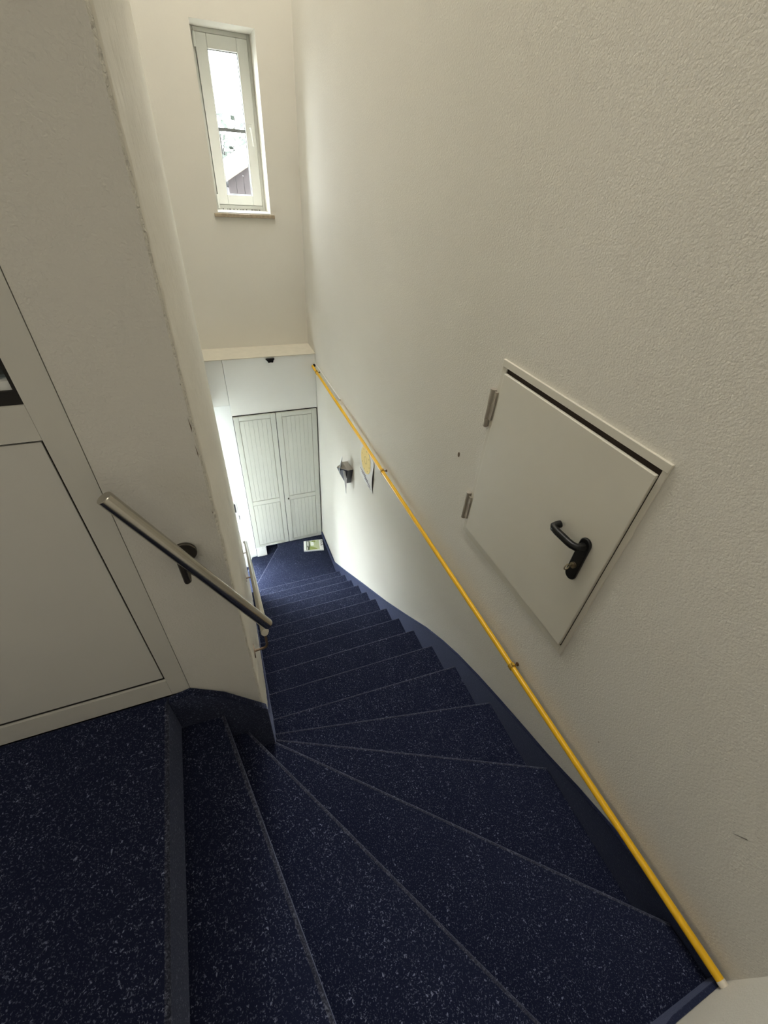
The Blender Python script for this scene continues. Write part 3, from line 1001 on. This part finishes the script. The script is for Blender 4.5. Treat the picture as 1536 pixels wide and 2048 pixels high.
sp = tag(thing('window_2', (-1.65, 3.95, -4.45), 'tall fixed glazing at the end of the lower hall', 'window'), kind='structure')
b = MB()
b.box(-1.67, -1.62, 3.72, 3.745, -4.45, -2.65)
b.box(-1.67, -1.62, 4.155, 4.18, -4.45, -2.65)
b.box(-1.67, -1.62, 3.745, 4.155, -2.68, -2.65)
b.box(-1.67, -1.62, 3.745, 4.155, -4.45, -4.42)
b.build('window_frame', M['alu'], sp)
MB().box(-1.645, -1.64, 3.745, 4.155, -4.42, -2.68).build('pane', M['tinted_glass'], sp)

# ================================================================== OUTSIDE
GZ = -4.7
o = MB().box(-40, 40, -10, 60, GZ - 0.2, GZ).build('ground', M['paving'])
struct(o, 'pale paved yard outside the house', 'ground')
shed = thing('wooden_shed', (2.6, 9.0, GZ), 'brown boarded shed with a pale sloping roof edge outside the window', 'shed')


def rz(x):
    return -0.375 + 0.56 * (x - 0.80) if x < 2.6 else -0.375 + 0.56 * (5.2 - 0.80 - x)


x = 0.84
while x < 4.3:
    x2 = x + 0.118
    MB().prism([(x, 0, GZ), (x2, 0, GZ), (x2, 0, rz(x2) - 0.03), (x, 0, rz(x) - 0.03)], (0, 9.0 + random.uniform(-0.006, 0.006), 0), (0, 9.03, 0)).build('plank', M['timber'], shed, smooth=False)
    x = x2 + 0.006
b = MB()
b.prism([(0.70, 0, -0.45), (2.6, 0, 0.615), (2.6, 0, 0.72), (0.70, 0, -0.345)], (0, 8.80, 0), (0, 11.5, 0))
b.prism([(4.5, 0, -0.45), (2.6, 0, 0.615), (2.6, 0, 0.72), (4.5, 0, -0.345)], (0, 8.80, 0), (0, 11.5, 0))
b.build('roof', M['roof'], shed, smooth=False)
b = MB()
b.box(0.86, 4.34, 9.05, 11.4, GZ, -0.5)
b.build('shed_body', M['timber'], shed)


def tree(x, y, h, r, leaf, label):
    t = thing('tree', (x, y, GZ), label, 'tree', 'trees beyond the shed')
    tk = MB().tube([(x, y, GZ), (x + 0.05, y, GZ + h * 0.4), (x - 0.04, y, GZ + h * 0.75), (x, y, GZ + h)], [0.16, 0.12, 0.07, 0.02], 8).build('trunk', M['bark'], t)
    b = MB()
    for i in range(26):
        a = random.uniform(0, 6.28)
        z0 = GZ + h * random.uniform(0.4, 0.85)
        l = r * random.uniform(0.6, 1.1)
        b.tube([(x, y, z0), (x + l * 0.5 * math.cos(a), y + l * 0.5 * math.sin(a), z0 + l * 0.35), (x + l * math.cos(a), y + l * math.sin(a), z0 + l * 0.8)], [0.035, 0.02, 0.006], 5)
    b.build('branches', M['bark'], t)
    b = MB()
    for i in range(1500):
        v = Vector((random.gauss(0, 1), random.gauss(0, 1), random.gauss(0, 1))).normalized() * (random.random() ** 0.45)
        c = Vector((x + v.x * r, y + v.y * r, GZ + h * 0.72 + v.z * h * 0.36))
        s = random.uniform(0.05, 0.11)
        u = Vector((random.gauss(0, 1), random.gauss(0, 1), random.gauss(0, 1))).normalized()
        w = u.orthogonal().normalized()
        b.add([c - u * s, c + w * s * 0.6, c + u * s, c - w * s * 0.6], [(0, 1, 2, 3)])
    tag(b.build('foliage', leaf, t, smooth=False), kind='stuff')


tree(1.35, 15.0, 5.0, 1.3, M['leaf_green'], 'grey green tree left of the view through the window')
tree(4.1, 16.0, 5.3, 1.35, M['leaf_gold'], 'yellow leaved tree on the right of the view through the window')
